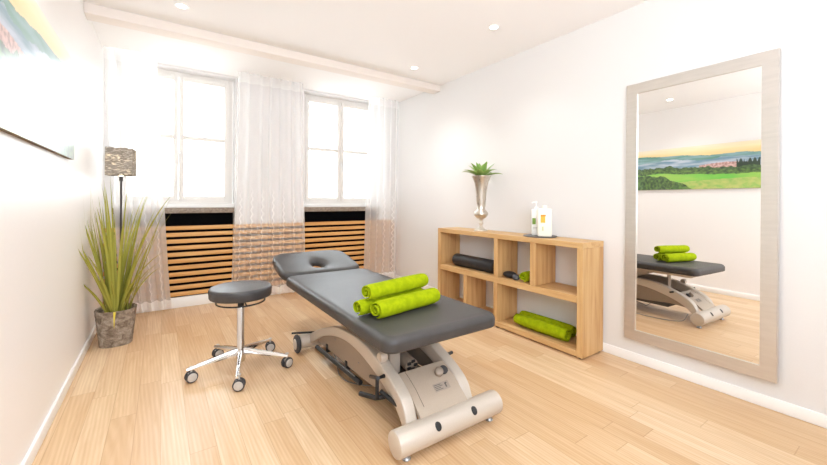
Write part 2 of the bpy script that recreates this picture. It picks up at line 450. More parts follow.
# ------------------------------------------------------------------ curtains
def curtain(label, x0, x1, xb0, xb1, width, folds, seed, y=4.40, yb=4.44, zt=2.552, zb=.045, alpha=.27):
    rnd = random.Random(seed); ph = [rnd.uniform(0, 6.28) for _ in range(4)]
    nu, nv = 150, 60; g = G(); uvs = []
    for j in range(nv+1):
        v = j/nv; z = zb+(zt-zb)*v
        for i in range(nu+1):
            u = i/nu
            amp = .030*(.65+.5*(1-v))*(1 if v < .97 else .7)
            uu = u+.012*math.sin(2*PI*u*2.3+ph[0])+.006*(1-v)*math.sin(2*PI*u*5+ph[1])
            w = math.sin(2*PI*folds*uu+ph[2]+.5*(1-v)*math.sin(3*u+ph[3]))
            w2 = .35*math.sin(2*PI*folds*2.1*uu+ph[1])*(1-v*.4)
            s = v**.8
            xa = xb0+(x0-xb0)*s; xz = xb1+(x1-xb1)*s
            x = xa+(xz-xa)*u; yy = yb+(y-yb)*v+amp*(w+w2*.6)
            g.v.append((x, yy, z+.006*math.sin(2*PI*folds*uu)*(1-v) + (.006*abs(math.sin(PI*folds*2*u)) if j == nv else 0)))
            uvs.append((u*width, v*(zt-zb)))
    for j in range(nv):
        for i in range(nu):
            a = j*(nu+1)+i; g.f.append((a, a+1, a+nu+2, a+nu+1)); g.mi.append(0)
    o = g.build('sheer_curtain', m_curtain(alpha), None, angle=180, fixn=False)
    uv = o.data.uv_layers.new(name='UVMap')
    for lp in o.data.loops: uv.data[lp.index].uv = uvs[lp.vertex_index]
    return tag(o, label, 'curtain', 'sheer white curtains')
curtain('sheer white curtain at the left wall, behind the tall potted grass', -.455, -.05, -.30, .085, .80, 5, 1, alpha=.46)
curtain('wide sheer white zigzag curtain hanging between the two windows', .685, 1.40, .625, 1.465, 1.25, 6, 2)
curtain('sheer white curtain in the corner beside the right wall', 2.285, 2.775, 2.25, 2.77, .80, 5, 3, alpha=.36)

# ------------------------------------------------------------------ rolled towel (axis X, from 0 to L, lying on z=0)
def rolled_towel(r, L, turns=2.2, seed=0):
    rnd = random.Random(seed); th_ = r/(turns+.6); g = G(); n = 110
    prof = []
    for k in range(n+1):
        a = k/n*turns*2*PI; rr = r-th_*.92*(a/(2*PI)); prof.append((a, rr))
    # spiral strip with thickness: outer and inner skins closed into a band
    tk = th_*.58; ns = 16; wob = [rnd.uniform(-.006, .006) for _ in range(8)]
    ring = []
    for a, rr in prof: ring.append((rr, a, 0))
    for a, rr in reversed(prof): ring.append((max(.002, rr-tk), a, 1))
    m = len(ring)
    for s in range(ns+1):
        t = s/ns; e = min(t, 1-t)*L
        rf = 1-.10*max(0, 1-e/.012)**2
        for (rr, a, side) in ring:
            bul = 1+.03*math.sin(PI*t)+.02*math.sin(7*t+seed)
            x = t*L+wob[int(a/(2*PI)*2) % 8]*(1 if t > .5 else -1)
            q = rr*rf*bul if side == 0 else rr*bul
            ang = -a-1.75
            zc = r
            yy, zz = q*1.04*math.cos(ang), zc+q*.96*math.sin(ang)
            g.v.append((x, yy, max(0.0, zz)))
    for s in range(ns):
        for k in range(m):
            g.f.append((s*m+k, s*m+(k+1) % m, (s+1)*m+(k+1) % m, (s+1)*m+k)); g.mi.append(0)
    for s in (0, ns):
        for k in range(n):
            a, b = s*m+k, s*m+k+1; d, e2 = s*m+m-1-k, s*m+m-2-k
            g.f.append((a, b, e2, d)); g.mi.append(0)
    return g
def towel_at(label, r, L, loc, rz, group, seed, ry=0.0):
    o = rolled_towel(r, L, 2.2, seed).build('rolled_towel', TOWEL, None, angle=60)
    o.location = loc; o.rotation_euler = (0, ry, rz)
    return tag(o, label, 'towel', group)

# ------------------------------------------------------------------ massage table
mt = thing('massage_table', 'low graphite massage table with champagne arched base, in mid room', 'massage table', (1.17, 2.2, 0))
TX, TY = 1.17, 2.2
def local(g): return g.move(Matrix.Translation((-TX, -TY, 0)))
# padded top
X0, X1, Y0, Y1, Z0, Z1 = .793, 1.492, 1.345, 2.93, .478, .550
g = G().box(X0, X1, Y0, Y1, Z0, Z1)
def pad(x0, x1, y0, y1, z0, z1, rc_, re, n=14):
    """cushion: rounded plan corners, rolled edge"""
    def ring(ins, z):
        pts = []; r = max(.004, rc_-ins)
        for cx, cy, a0 in ((x1-rc_, y1-rc_, 0), (x0+rc_, y1-rc_, 90), (x0+rc_, y0+rc_, 180), (x1-rc_, y0+rc_, 270)):
            for k in range(n+1):
                a = math.radians(a0+90*k/n); pts.append((cx+r*math.cos(a), cy+r*math.sin(a), z))
        return pts
    rings = [ring(.04, z0)]
    H = z1-z0
    for k in range(9):
        a = math.radians(-90+90*k/8); rings.append(ring(.012-.012*math.cos(a), z0+.015+.015*math.sin(a)))
    for k in range(13):
        a = math.radians(90*k/12); rings.append(ring(re-re*math.cos(a), z1-re+re*math.sin(a)))
    rings.append(ring(rc_*.99, z1+.002))
    g = G(); m = len(rings[0])
    for r in rings: g.v += r
    for i in range(len(rings)-1):
        for k in range(m): g.f.append((i*m+k, i*m+(k+1) % m, (i+1)*m+(k+1) % m, (i+1)*m+k)); g.mi.append(0)
    g.f.append(tuple(reversed(range(m)))); g.mi.append(0)
    g.f.append(tuple((len(rings)-1)*m+k for k in range(m))); g.mi.append(0)
    return g
top = local(pad(X0, X1, Y0, Y1, Z0, Z1, .062, .034)).build('padded_top', LEATHER, mt, angle=50)
# head section with breathing opening, tilted up
def head_pad(w, l, t):
    N = 96; rc_ = .055
    def rr(ins):       # rounded rectangle sampled by angle
        out = []
        for k in range(N):
            a = 2*PI*k/N; ca, sa = math.cos(a), math.sin(a); e = 7
            hw, hl = w/2-ins, l/2-ins
            d = (abs(ca/hw)**e+abs(sa/hl)**e)**(-1/e)
            tap = 1-.07*max(0, sa*d/hl)**2
            out.append((d*ca*tap, d*sa))
        return out
    def ov(sx, sy, oy): return [(sx*math.cos(2*PI*k/N)*(1-.18*math.sin(2*PI*k/N)), oy+sy*math.sin(2*PI*k/N)) for k in range(N)]
    def lerp(A, B, s): return [(a[0]+(b[0]-a[0])*s, a[1]+(b[1]-a[1])*s) for a, b in zip(A, B)]
    oy = -.045; inn = ov(.052, .070, oy); bowl = ov(.125, .135, oy-.005)
    rings = []
    def put(p, z): rings.append([(x, y, z) for x, y in p])
    put(ov(.056, .074, oy), 0.0); put(inn, t*.35); put(ov(.056, .075, oy), t*.55); put(ov(.066, .085, oy), t*.70); put(ov(.085, .102, oy), t*.84)
    put(bowl, t*.95); o1 = rr(.034)
    for s in (.3, .6, 1): put(lerp(bowl, o1, s), t*(.95+.05*min(1, s*1.6)))
    for k in range(1, 11):
        a = math.radians(9*k); put(rr(.034-.034*math.sin(a)), t-.034+.034*math.cos(a))
    for k in range(1, 7):
        a = math.radians(15*k); put(rr(.015-.015*math.cos(a)), .015-.015*math.sin(a))
    put(rr(.06), 0.0)
    g = G(); m = N
    for r in rings: g.v += r
    n = len(rings)
    for i in range(n):
        j = (i+1) % n
        for k in range(m): g.f.append((i*m+k, i*m+(k+1) % m, j*m+(k+1) % m, j*m+k)); g.mi.append(0)
    return g
g = head_pad(.69, .50, .070)
tilt = math.radians(13)
g.move(Matrix.Translation((1.130-TX, 2.933-TY, .490)) @ Matrix.Rotation(tilt, 4, 'X') @ Matrix.Translation((0, .25, 0)))
head = g.build('head_section', LEATHER, mt, angle=60)
# under frame
g = G()
for x in (.94, 1.37): g.box(x-.02, x+.02, 1.43, 2.91, .442, .477, .004)
for y in (1.445, 1.80, 2.35, 2.88): g.box(.96, 1.35, y-.018, y+.018, .446, .477, .004)
local(g).build('under_frame', BEIGE, mt)
for x in (1.05, 1.30):
    g = G().box(x-.015, x+.015, -.04, .33, -.026, -.004, .003)
    g.move(Matrix.Translation((-TX, 2.933-TY, .490)) @ Matrix.Rotation(tilt, 4, 'X'))
    g.build('head_bracket', STEEL, mt)
# arched sides
OUT = catmull([(2.84, .055), (2.756, .115), (2.62, .185), (2.449, .256), (2.266, .315), (2.07, .346), (1.884, .350), (1.721, .327), (1.601, .288), (1.492, .238), (1.428, .188), (1.392, .115)], 4)
INN = catmull([(2.74, .05), (2.654, .095), (2.56, .145), (2.469, .192), (2.265, .255), (2.069, .283), (1.912, .277), (1.772, .252), (1.647, .216), (1.54, .172), (1.47, .125), (1.43, .08)], 4)
OUT = [tuple(p) for p in [Vector((a[0], a[1])) for a in OUT]]; INN = [(a[0], a[1]) for a in INN]
def arch(xa, xb):
    g = G(); n = len(OUT); vs = []
    for (o, i) in zip(OUT, INN):
        vs += [(xa, *o), (xb, *o), (xb, *i), (xa, *i)]
    fs = []
    for k in range(n-1):
        for q in range(4): fs.append((k*4+q, k*4+(q+1) % 4, (k+1)*4+(q+1) % 4, (k+1)*4+q))
    fs.append((3, 2, 1, 0)); fs.append(tuple((n-1)*4+q for q in range(4)))
    bm = bmesh.new(); V = [bm.verts.new(p) for p in vs]
    for q in fs: bm.faces.new([V[i] for i in q])
    bmesh.ops.recalc_face_normals(bm, faces=bm.faces[:])
    ed = [e for e in bm.edges if abs(e.verts[0].co.x-e.verts[1].co.x) < 1e-6 and e.calc_face_angle(0) > .7]
    bmesh.ops.bevel(bm, geom=ed, offset=.008, segments=3, profile=.5, affect='EDGES')
    bm.verts.index_update(); g.add([p.co for p in bm.verts], [[p.index for p in q.verts] for q in bm.faces]); bm.free()
    return local(g)
AXL, AXR = .930, 1.345
arch(AXL, AXL+.062).build('side_arch', BEIGE, mt)
arch(AXR-.062, AXR).build('side_arch', BEIGE, mt)
# inset side panels
low = [(2.60, .105), (2.456, .118), (1.878, .130), (1.62, .150), (1.50, .14)]
poly = [(y, z+.004) for y, z in INN if 1.49 < y < 2.62] + list(reversed(low))
for xa in (AXL+.018, AXR-.030):
    local(G().prism(poly, xa, xa+.012, 0)).build('side_panel', BEIGE2, mt, smooth=False)
for xa in (AXL+.016, AXR-.019):
    for (y, z) in ((2.28, .225), (1.93, .20)):
        local(G().lathe([(.005, 0), (.005, .003), (.001, .004)], (xa+.003, y, z), (-1 if xa < 1.1 else 1, 0, 0), 12)).build('panel_screw', STEEL, mt)
# rounded cross beams
def beam(y, z, x0, x1, r, name):
    prof = [(.001, 0), (r-.008, 0), (r-.002, .003), (r, .010), (r, x1-x0-.010), (r-.002, x1-x0-.003), (r-.008, x1-x0), (.001, x1-x0)]
    return local(G().lathe(prof, (x0, y, z), (1, 0, 0), 48)).build(name, BEIGE, mt)
fb = beam(1.352, .083, .836, 1.468, .058, 'front_beam')
rb = beam(2.765, .072, .862, 1.45, .052, 'rear_beam')
for x in (1.045, 1.27):
    g = G(); d = Vector((0, -.80, .60)).normalized()
    g.lathe([(.001, 0), (.017, 0), (.016, .004), (.001, .006)], Vector((x-TX, 1.352-TY, .083))+d*.0555, d, 24, squash=(1, 1.2)); g.build('oval_pad', BLACK, fb)
for x in (.90, 1.42):
    local(G().lathe([(.001, 0), (.020, 0), (.022, .004), (.016, .010), (.012, .035), (.001, .035)], (x, 1.352, 0), (0, 0, 1), 20)).build('levelling_foot', STEEL, fb)
# rear transport wheels
for x, s in ((.838, -1), (1.474, 1)):
    g = local(G().lathe([(.001, -.014), (.045, -.014), (.060, -.012), (.067, -.005), (.067, .006), (.060, .014), (.001, .014)], (x, 2.745, .068), (1, 0, 0), 36))
    w = g.build('transport_wheel', RUBBER, mt)
    local(G().lathe([(.001, 0), (.040, 0), (.036, .006), (.001, .008)], (x+s*.013, 2.745, .068), (s, 0, 0), 28)).build('hub_cap', BEIGE, w)
# brake bar above the rear beam
g = G().tube(catmull([(.815, 2.80, .135), (.86, 2.765, .140), (.935, 2.70, .150), (1.00, 2.66, .150)], 6), .008, 10)
local(g).build('brake_bar', BLACK, mt)
# foot control rod with its bracket, crank pedal and cable
g = G().tube([(.925, 2.56, .088), (.945, 1.90, .098)], .015, 14)
rod = local(g).build('foot_bar', BLACK, mt)
g = G().tube([(.928, 2.50, .104), (.940, 1.96, .112)], .0045, 8)
local(g).build('bright_strip', STEEL, rod)
for y in (2.42, 2.10): local(G().box(.94, .99, y-.012, y+.012, .095, .15, .003)).build('bar_bracket', BLACK, mt)
local(G().box(.955, 1.0, 2.02, 2.26, .112, .132, .003)).build('switch_box', BLACK, mt)
g = G().tube(catmull([(.905, 1.70, .225), (.89, 1.61, .258), (.885, 1.585, .268)], 4), .010, 10)
g.tube([(.93, 1.60, .262), (.885, 1.595, .262), (.88, 1.585, .17), (.875, 1.60, .165)], .010, 10)
g.tube([(.855, 1.72, .142), (.88, 1.60, .165), (.925, 1.585, .165)], .012, 10)
g.tube([(.90, 1.585, .20), (.935, 1.50, .165), (.945, 1.47, .16)], .011, 10)
local(g).build('crank_pedal', BLACK, mt)
cb = catmull([(.985, 2.42, .12), (1.0, 2.40, .05), (.99, 2.34, .010), (.962, 2.24, .006), (.968, 2.13, .006), (1.03, 2.03, .006), (1.09, 1.96, .02), (1.06, 1.88, .10)], 8)
local(G().tube(cb, .0042, 8)).build('cable', plain('cable_grey', c(120, 112, 104), .5), mt)
g = G().tube(catmull([(1.36, 2.2, .13), (1.42, 2.1, .03), (1.48, 1.9, .008), (1.47, 1.65, .008), (1.40, 1.5, .02), (1.37, 1.46, .09)], 8), .0045, 8)
local(g).build('power_cord', plain('cord_grey', c(150, 146, 140), .5), mt)
# front cover plate with sticker, knobs
p0, p1 = (1.352, .157), (1.612, .285)
pl = [(1.362, .135), (1.40, .165), (1.47, .218), (1.53, .250), (1.572, .266), (1.580, .256), (1.54, .236), (1.48, .203), (1.41, .150), (1.37, .12)]
cover = local(G().prism(pl, AXL+.062, AXR-.062, 0)).build('cover_plate', plain('plate_paint', c(172, 156, 139), .42, .1, .5, 160, .03), mt)
g = G().prism([(1.40, .1645), (1.47, .2175), (1.53, .2495), (1.568, .264), (1.568, .2655), (1.53, .251), (1.47, .219), (1.40, .166)], AXL+.102, AXL+.104, 0)
local(g).build('seam', STICKD, cover)
d = Vector((0, .07, .053)).normalized(); nrm = Vector((0, -d.z, d.y))
B = Matrix(((1, 0, 0, 1.245-TX), (0, d.y, nrm.y, 1.485-TY), (0, d.z, nrm.z, .2312), (0, 0, 0, 1)))
B.translation = Vector((1.178-TX, 1.448-TY, .2035))
st = G().box(-.048, .048, -.020, .020, 0, .0012, mat=B).build('sticker', STICK, cover, smooth=False)
g = G()
for k, w in enumerate((.042, .05, .036, .046)): g.box(-.043, -.043+w, .012-k*.008-.0015, .012-k*.008+.0015, .0011, .0017, mat=B)
g.box(.022, .030, -.012, .012, .0011, .0017, mat=B); g.box(.030, .036, .006, .013, .0011, .0017, mat=B)
g.build('print', STICKD, st, smooth=False)
kn = local(G().lathe([(.001, 0), (.023, 0), (.024, .006), (.022, .024), (.017, .028), (.001, .0285)], (1.205, 1.508, .241), (-.25, -.6, .75), 28)).build('adjusting_knob', BEIGE2, cover)
local(G().lathe([(.001, 0), (.022, 0), (.023, .012), (.001, .013)], (1.240, 1.512, .243), (-.1, -.6, .78), 28)).build('dark_disc', RUBBER, cover)
local(G().lathe([(.001, -.02), (.024, -.02), (.027, -.012), (.027, .012), (.024, .02), (.001, .02)], (.955, 1.665, .328), (1, 0, 0), 28)).build('pivot_knob', BEIGE, mt)
local(G().tube([(1.335, 1.60, .272), (1.385, 1.61, .272)], .009, 12)).build('lever_knob', BLACK, mt)
# lift: two parallel arms, drive and front post
for x in (1.045, 1.265):
    p = [(2.62, .13), (2.66, .16), (1.93, .448), (1.88, .440), (1.87, .41), (2.55, .135)]
    local(G().prism(p, x-.018, x+.018, 0, .004)).build('lift_arm', BEIGE, mt)
g = G().box(1.045, 1.115, 1.742, 1.756, .175, .446, .003)
g.box(1.045, 1.115, 1.742, 1.80, .437, .448, .003)
local(g).build('front_post', BEIGE, mt)
g = G().tube([(1.165, 1.70, .215), (1.175, 2.0, .25)], .040, 20); g.tube([(1.175, 2.0, .25), (1.18, 2.35, .30)], .022, 16)
drv = local(g).build('lift_drive', BEIGE2, mt)
g = G()
for k in range(5):
    a = k*1.256; g.box(-.012, .012, -.006, .006, -.004, .012, .002, mat=Matrix.Translation((1.165-TX+.024*math.cos(a), 1.697-TY, .215+.024*math.sin(a))))
g.build('connector', BLACK, drv)
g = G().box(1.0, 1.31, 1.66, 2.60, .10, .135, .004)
local(g).build('base_tray', plain('tray_grey', c(80, 74, 68), .6), mt)  # even dark grey tray between the arches

# towels on the table
TT = 'rolled lime towels on the massage table'
ZT = .5515
rz = math.radians(13)
towel_at('thick rolled lime towel lying at the front edge of the towel pile', .049, .45, (.880, 1.612, ZT), math.radians(10), TT, 1)
towel_at('rolled lime towel behind, mostly hidden, at the bottom rear of the pile', .044, .45, (.832, 1.712, ZT), math.radians(10), TT, 2)
towel_at('rolled lime towel resting on top of two others', .046, .45, (.862, 1.680, ZT+.079), math.radians(12), TT, 3)

# ------------------------------------------------------------------ rolling stool
sx, sy = .443, 2.70
stl = thing('rolling_stool', 'round grey vinyl stool on a chrome five star base with casters', 'stool', (sx, sy, 0))
zs = .568; r = .194
prof = [(.001, zs-.078), (r-.02, zs-.078), (r-.006, zs-.074), (r-.001, zs-.066)]
for k in range(0, 9):
    a = math.radians(90*k/8); prof.append((r-.022+.022*math.cos(a)+.002, zs-.026+.022*math.sin(a)))
prof += [(r*.6, zs+.002), (.001, zs+.004)]
seat = G().lathe(prof, n=64).build('seat', LEATHER2, stl, angle=50)
G().tube([((r-.001)*math.cos(2*PI*k/64)*1.003, (r-.001)*math.sin(2*PI*k/64)*1.003, zs-.021) for k in range(64)], .0022, 8, True).build('seat_seam', BLACKV, seat)
g = G().tube([(.150*math.cos(2*PI*k/48), .150*math.sin(2*PI*k/48), zs-.108) for k in range(48)], .0055, 8, True)
for k in (.6, .6+2.094, .6+4.188): g.tube([(.02*math.cos(k), .02*math.sin(k), zs-.092), (.10*math.cos(k), .10*math.sin(k), zs-.097), (.150*math.cos(k), .150*math.sin(k), zs-.108)], .0045, 8)
g.build('release_ring', BLACK, stl)
G().box(-.09, .09, -.09, .09, zs-.088, zs-.079, .003).build('mounting_plate', BLACK, stl)
G().lathe([(.020, zs-.14), (.020, zs-.10), (.030, zs-.094), (.034, zs-.0885), (.001, zs-.0885)], n=24).build('collar', BLACK, stl)
G().lathe([(.001, .22), (.0125, .22), (.0125, zs-.12), (.001, zs-.12)], n=24).build('gas_piston', CHROME, stl)
g = G().lathe([(.001, .055), (.026, .055), (.031, .07), (.031, .125), (.0245, .14), (.0235, zs-.152), (.022, zs-.147), (.001, zs-.147)], n=32)
g.build('column', CHROME, stl)
for k in range(5):
    a = math.radians(185+72*k); RR = .300
    M4 = Matrix.Rotation(a, 4, 'Z')
    g = G(); vs = []
    for t in range(9):
        s = t/8; x = .02+(RR-.005)*s; zc = .122-.038*s**1.2; hh = .015*(1-s)+.0075; ww = .014*(1-s)+.010*s
        for (dy, dz) in ((-ww, -hh), (ww, -hh), (ww*.85, hh*.6), (ww*.45, hh), (-ww*.45, hh), (-ww*.85, hh*.6)): vs.append((x, dy, zc+dz))
    fs = []
    for t in range(8):
        for q in range(6): fs.append((t*6+q, t*6+(q+1) % 6, (t+1)*6+(q+1) % 6, (t+1)*6+q))
    fs += [tuple(range(6)), tuple(48+q for q in range(6))]
    g.add(vs, fs); g.move(M4); g.build('base_arm', CHROME, stl, angle=45)
    g = G().lathe([(.001, .052), (.006, .052), (.006, .09), (.011, .091), (.011, .098), (.001, .098)], (0, 0, 0), n=14)
    sw = math.radians((12, -20, 25, -8, 15)[k])
    cx_, cy_ = RR*math.cos(a), RR*math.sin(a)
    Mc = Matrix.Translation((cx_, cy_, 0)) @ Matrix.Rotation(sw, 4, 'Z') @ Matrix.Translation((.012, 0, 0))
    g2 = g
    g2.box(-.020, .014, -.0055, .0055, .030, .062, .004)
    # fender over the wheels
    g2.move(Mc); cas = g2.build('caster', HUBGREY, stl)
    for s in (-1, 1):
        w = G().lathe([(.001, -.008), (.027, -.008), (.033, -.006), (.035, -.002), (.035, .003), (.032, .008), (.001, .008)], (0, s*.0155, .035), (0, 1, 0), 28)
        w.move(Mc); wo = w.build('wheel', RUBBER, cas)
        h = G().lathe([(.001, 0), (.027, 0), (.025, .003), (.012, .004), (.001, .006)], (0, s*.0230, .035), (0, s, 0), 24); h.move(Mc); h.build('hub_cap', HUBGREY, wo)

# ------------------------------------------------------------------ oak shelf
SX0, SX1, SY0, SY1, SZ = 2.50, 2.785, 1.474, 3.155, .848
sh = thing('shelf_unit', 'low light oak open shelf unit with staggered cubbies at right wall', 'shelf', (SX0, SY0, 0))
def sb(name, x0, x1, y0, y1, z0, z1, m, b=.0015):
    return G().box(x0-SX0, x1-SX0, y0-SY0, y1-SY0, z0, z1, b, 1).build(name, m, sh)
sb('top_board', SX0, SX1, SY0, SY1, .806, SZ, OAK_Y)
for y in (SY0, SY1-.046): sb('end_panel', SX0+.001, SX1-.001, y+.0005, y+.0455, .012, .8055, OAK_Z)
sb('bottom_board', SX0+.002, SX1-.002, SY0+.047, SY1-.047, .013, .054, OAK_Y)
sb('middle_board', SX0+.002, SX1-.002, SY0+.047, SY1-.047, .404, .456, OAK_Y)
for y0, y1, z0, z1 in ((2.290, 2.335, .457, .805), (1.885, 1.937, .457, .805), (2.698, 2.742, .055, .403), (2.293, 2.337, .055, .403)):
    sb('divider', SX0+.004, SX1-.004, y0, y1, z0, z1, OAK_Z)
for y in (SY0+.03, 2.3, SY1-.03):
    for x in (SX0+.03, SX1-.03): G().lathe([(.018, 0), (.018, .0125)], (x-SX0, y-SY0, 0), n=16).build('floor_glide', BLACK, sh)

# things on and in the shelf
VX, VY = 2.628, 2.625
vz = SZ+.001
prof = [(.001, 0), (.066, 0), (.068, .006), (.058, .014), (.030, .026), (.016, .040), (.013, .058), (.022, .070), (.024, .078), (.016, .088), (.014, .104), (.020, .116),
        (.048, .132), (.066, .152), (.070, .172), (.062, .194), (.044, .210), (.040, .222), (.044, .26), (.050, .33), (.058, .41), (.070, .48), (.086, .525), (.098, .545), (.098, .549), (.092, .546), (.074, .50), (.06, .46), (.001, .46)]
va = thing('trumpet_vase', 'tall silver trumpet vase standing on the shelf top', 'vase', (VX, VY, vz))
body = [p for p in prof if p[1] > .12 or p == prof[-1]]
k0 = next(i for i, p in enumerate(prof) if p[1] >= .132)
G().lathe(prof[k0-1:], n=48).build('bowl', SILVER, va, angle=70)
G().lathe(prof[:k0]+[(.001, .1165)], n=40).build('pedestal', SILVER, va, angle=70)
def leaf_strip(base, dirxy, L, W, rise, curl, n=9, fold=.25, g=None, uvs=None, twist=0.0, taper=1.0):
    """a pointed blade: rises then arches out"""
    p = Vector(base); d = Vector((dirxy[0], dirxy[1], 0)).normalized(); side = Vector((-d.y, d.x, 0))
    b = len(g.v); ang = rise; step = L/n
    for k in range(n+1):
        s = k/n; w = W*(1-s**2.2*taper)*(.55+.45*min(1, s*4)) if k < n else .0004
        sd = side
        nrm = Vector((-d.x*math.sin(ang), -d.y*math.sin(ang), math.cos(ang)))
        sd = (side*math.cos(twist*s)+nrm*math.sin(twist*s))
        g.v += [tuple(p-sd*w+nrm*w*fold), tuple(p), tuple(p+sd*w+nrm*w*fold)]
        uvs += [(0, s), (.5, s), (1, s)]
        p = p+(d*math.cos(ang)+Vector((0, 0, math.sin(ang))))*step; ang -= curl/n*(.3+1.4*s)
    for k in range(n):
        for q in (0, 1): g.f.append((b+k*3+q, b+k*3+q+1, b+k*3+q+4, b+k*3+q+3)); g.mi.append(0)
def leaves_obj(name, g, uvs, m, parent):
    o = g.build(name, m, parent, angle=60, fixn=False); uv = o.data.uv_layers.new(name='UVMap')
    for lp in o.data.loops: uv.data[lp.index].uv = uvs[lp.vertex_index]
    return o
su = thing('succulent', 'small green agave succulent growing out of the silver vase', 'plant', (VX, VY, vz+.545))
g = G(); uvs = []
rnd = random.Random(5)
for k in range(15):
    ringk = 0 if k < 7 else 1 if k < 12 else 2; a = k*2*PI/(7 if k < 7 else 5 if k < 12 else 3)+(.2, .6, 1.1)[ringk]
    rise = (.45, .95, 1.35)[ringk]+rnd.uniform(-.1, .1)
    leaf_strip((.02*math.cos(a), .02*math.sin(a), -.01), (math.cos(a), math.sin(a)), (.205, .185, .16)[ringk], .040, rise, .75 if ringk == 0 else .35, 8, .45, g, uvs)
leaves_obj('leaves', g, uvs, SUCC, su)
G().lathe([(.001, 0), (.066, 0), (.06, -.02), (.001, -.03)], (0, 0, -.04), n=24).build('soil', SOIL, su)

TRX, TRY = 2.640, 1.94
tag(G().lathe([(.001, 0), (.125, 0), (.136, .004), (.138, .009), (.132, .009), (.126, .006), (.001, .006)], n=56).build('round_tray', SLATE, None, loc=(TRX, TRY, SZ+.001)), 'thin round slate grey tray under the two white bottles', 'tray')
def bottle(name, label, loc, rz, w, d_, h, pump, group):
    t = thing(name, label, 'bottle', loc, rz, group)
    G().box(-w/2, w/2, -d_/2, d_/2, 0, h, .012, 3).build('bottle_body', WHITEP if pump else CREAMP, t)
    if pump:
        G().lathe([(.001, h-.002), (.017, h-.002), (.017, h+.018), (.012, h+.020), (.001, h+.020)], n=24).build('cap', WHITEP, t)
        g = G().lathe([(.001, h+.019), (.004, h+.019), (.004, h+.052), (.009, h+.053), (.009, h+.066), (.001, h+.068)], n=16)
        g.tube([(0, 0, h+.060), (-.022, 0, h+.060), (-.036, 0, h+.053)], .005, 10); g.build('pump', WHITEP, t)
    else:
        g = G().lathe([(.001, 0), (.021, 0), (.021, .024), (.018, .028), (.001, .028)], (.0, 0, h-.002), n=24); g.build('cap', CREAMP, t)
    return t
# local -Y face is the printed front; it faces the room
rzb = math.radians(-48)
b1 = bottle('pump_bottle', 'slim white pump bottle with green and red label, on the tray', (2.655, 1.990, SZ+.008), rzb, .078, .05, .225, True, None)
G().box(-.034, -.006, -.0262, -.0248, .095, .147, 0).build('green_label', GREENL, b1)
G().box(.004, .022, -.0262, -.0248, .095, .140, 0).build('red_label', REDL, b1)
g = G()
for k in range(2): g.box(-.03, .024, -.0258, -.0249, .055+k*.012, .058+k*.012)
g.build('small_print', GREYL, b1, smooth=False)
b2 = bottle('refill_bottle', 'wide cream bottle with orange label, nearer on the tray', (2.617, 1.880, SZ+.008), rzb, .112, .07, .232, False, None)
G().box(-.034, .002, -.0362, -.0348, .115, .180, 0).build('orange_label', ORANGEL, b2)
G().box(-.034, .006, -.0366, -.0350, .168, .182, 0).build('orange_band', ORANGED, b2)
G().box(-.024, -.010, -.0362, -.0348, .050, .085, 0).build('olive_label', OLIVEL, b2)

r = .064
tag(G().lathe([(.001, 0), (r-.018, .002), (r-.006, .008), (r, .022), (r, .558), (r-.006, .572), (r-.018, .578), (.001, .580)], (0, 0, 0), (0, 1, 0), 36).build('bolster', BLACKV, None, loc=(2.605, 2.395, .456+.001+r)), 'black vinyl bolster roll lying in the upper left cubby', 'bolster')
def pebble(label, loc, s, m, rz):
    bm = bmesh.new(); bmesh.ops.create_icosphere(bm, subdivisions=4, radius=1)
    for p in bm.verts:
        q = 1+.08*noise.noise(p.co*1.3+Vector(loc)*5); p.co = Vector((p.co.x*s[0]*q, p.co.y*s[1]*q, p.co.z*s[2]))
    g = G(); bm.verts.index_update(); g.add([p.co for p in bm.verts], [[p.index for p in q.verts] for q in bm.faces]); bm.free()
    o = g.build('hot_stone', m, None, angle=180, loc=loc); o.rotation_euler = (0, 0, rz); return tag(o, label, 'stone', 'massage stones in the shelf')
pebble('large black stone at the left in the middle upper cubby', (2.585, 2.215, .457+.030), (.045, .066, .030), STONE1, .15)
pebble('smaller grey stone between the black stone and a green towel', (2.548, 2.118, .457+.026), (.028, .040, .026), STONE2, -.2)
towel_at('short rolled green towel beside the stones in the upper cubby', .047, .20, (2.535, 2.030, .457), math.radians(4), 'rolled green towels in the shelf', 6)
towel_at('rolled green towel at the front of the lower right cubby', .058, .50, (2.582, 1.640, .055), math.radians(90), 'rolled green towels in the shelf', 4)
towel_at('rolled green towel against the wall side of the lower right cubby', .056, .50, (2.703, 1.672, .055), math.radians(90), 'rolled green towels in the shelf', 5)

# ------------------------------------------------------------------ mirror
MY0, MY1, MZ0, MZ1, MX = .508, 1.312, .166, 1.992, XR
mr = thing('wall_mirror', 'tall rectangular mirror in a champagne silver frame on the right wall', 'mirror', (MX-.012, .91, MZ0))
mr.rotation_euler = (0, math.radians(.5), math.radians(-1.3))
fw = .072; g = G()
def mb(y0, y1, z0, z1): g.box(-.032, -.002, y0-.91, y1-.91, z0-MZ0, z1-MZ0, .004)
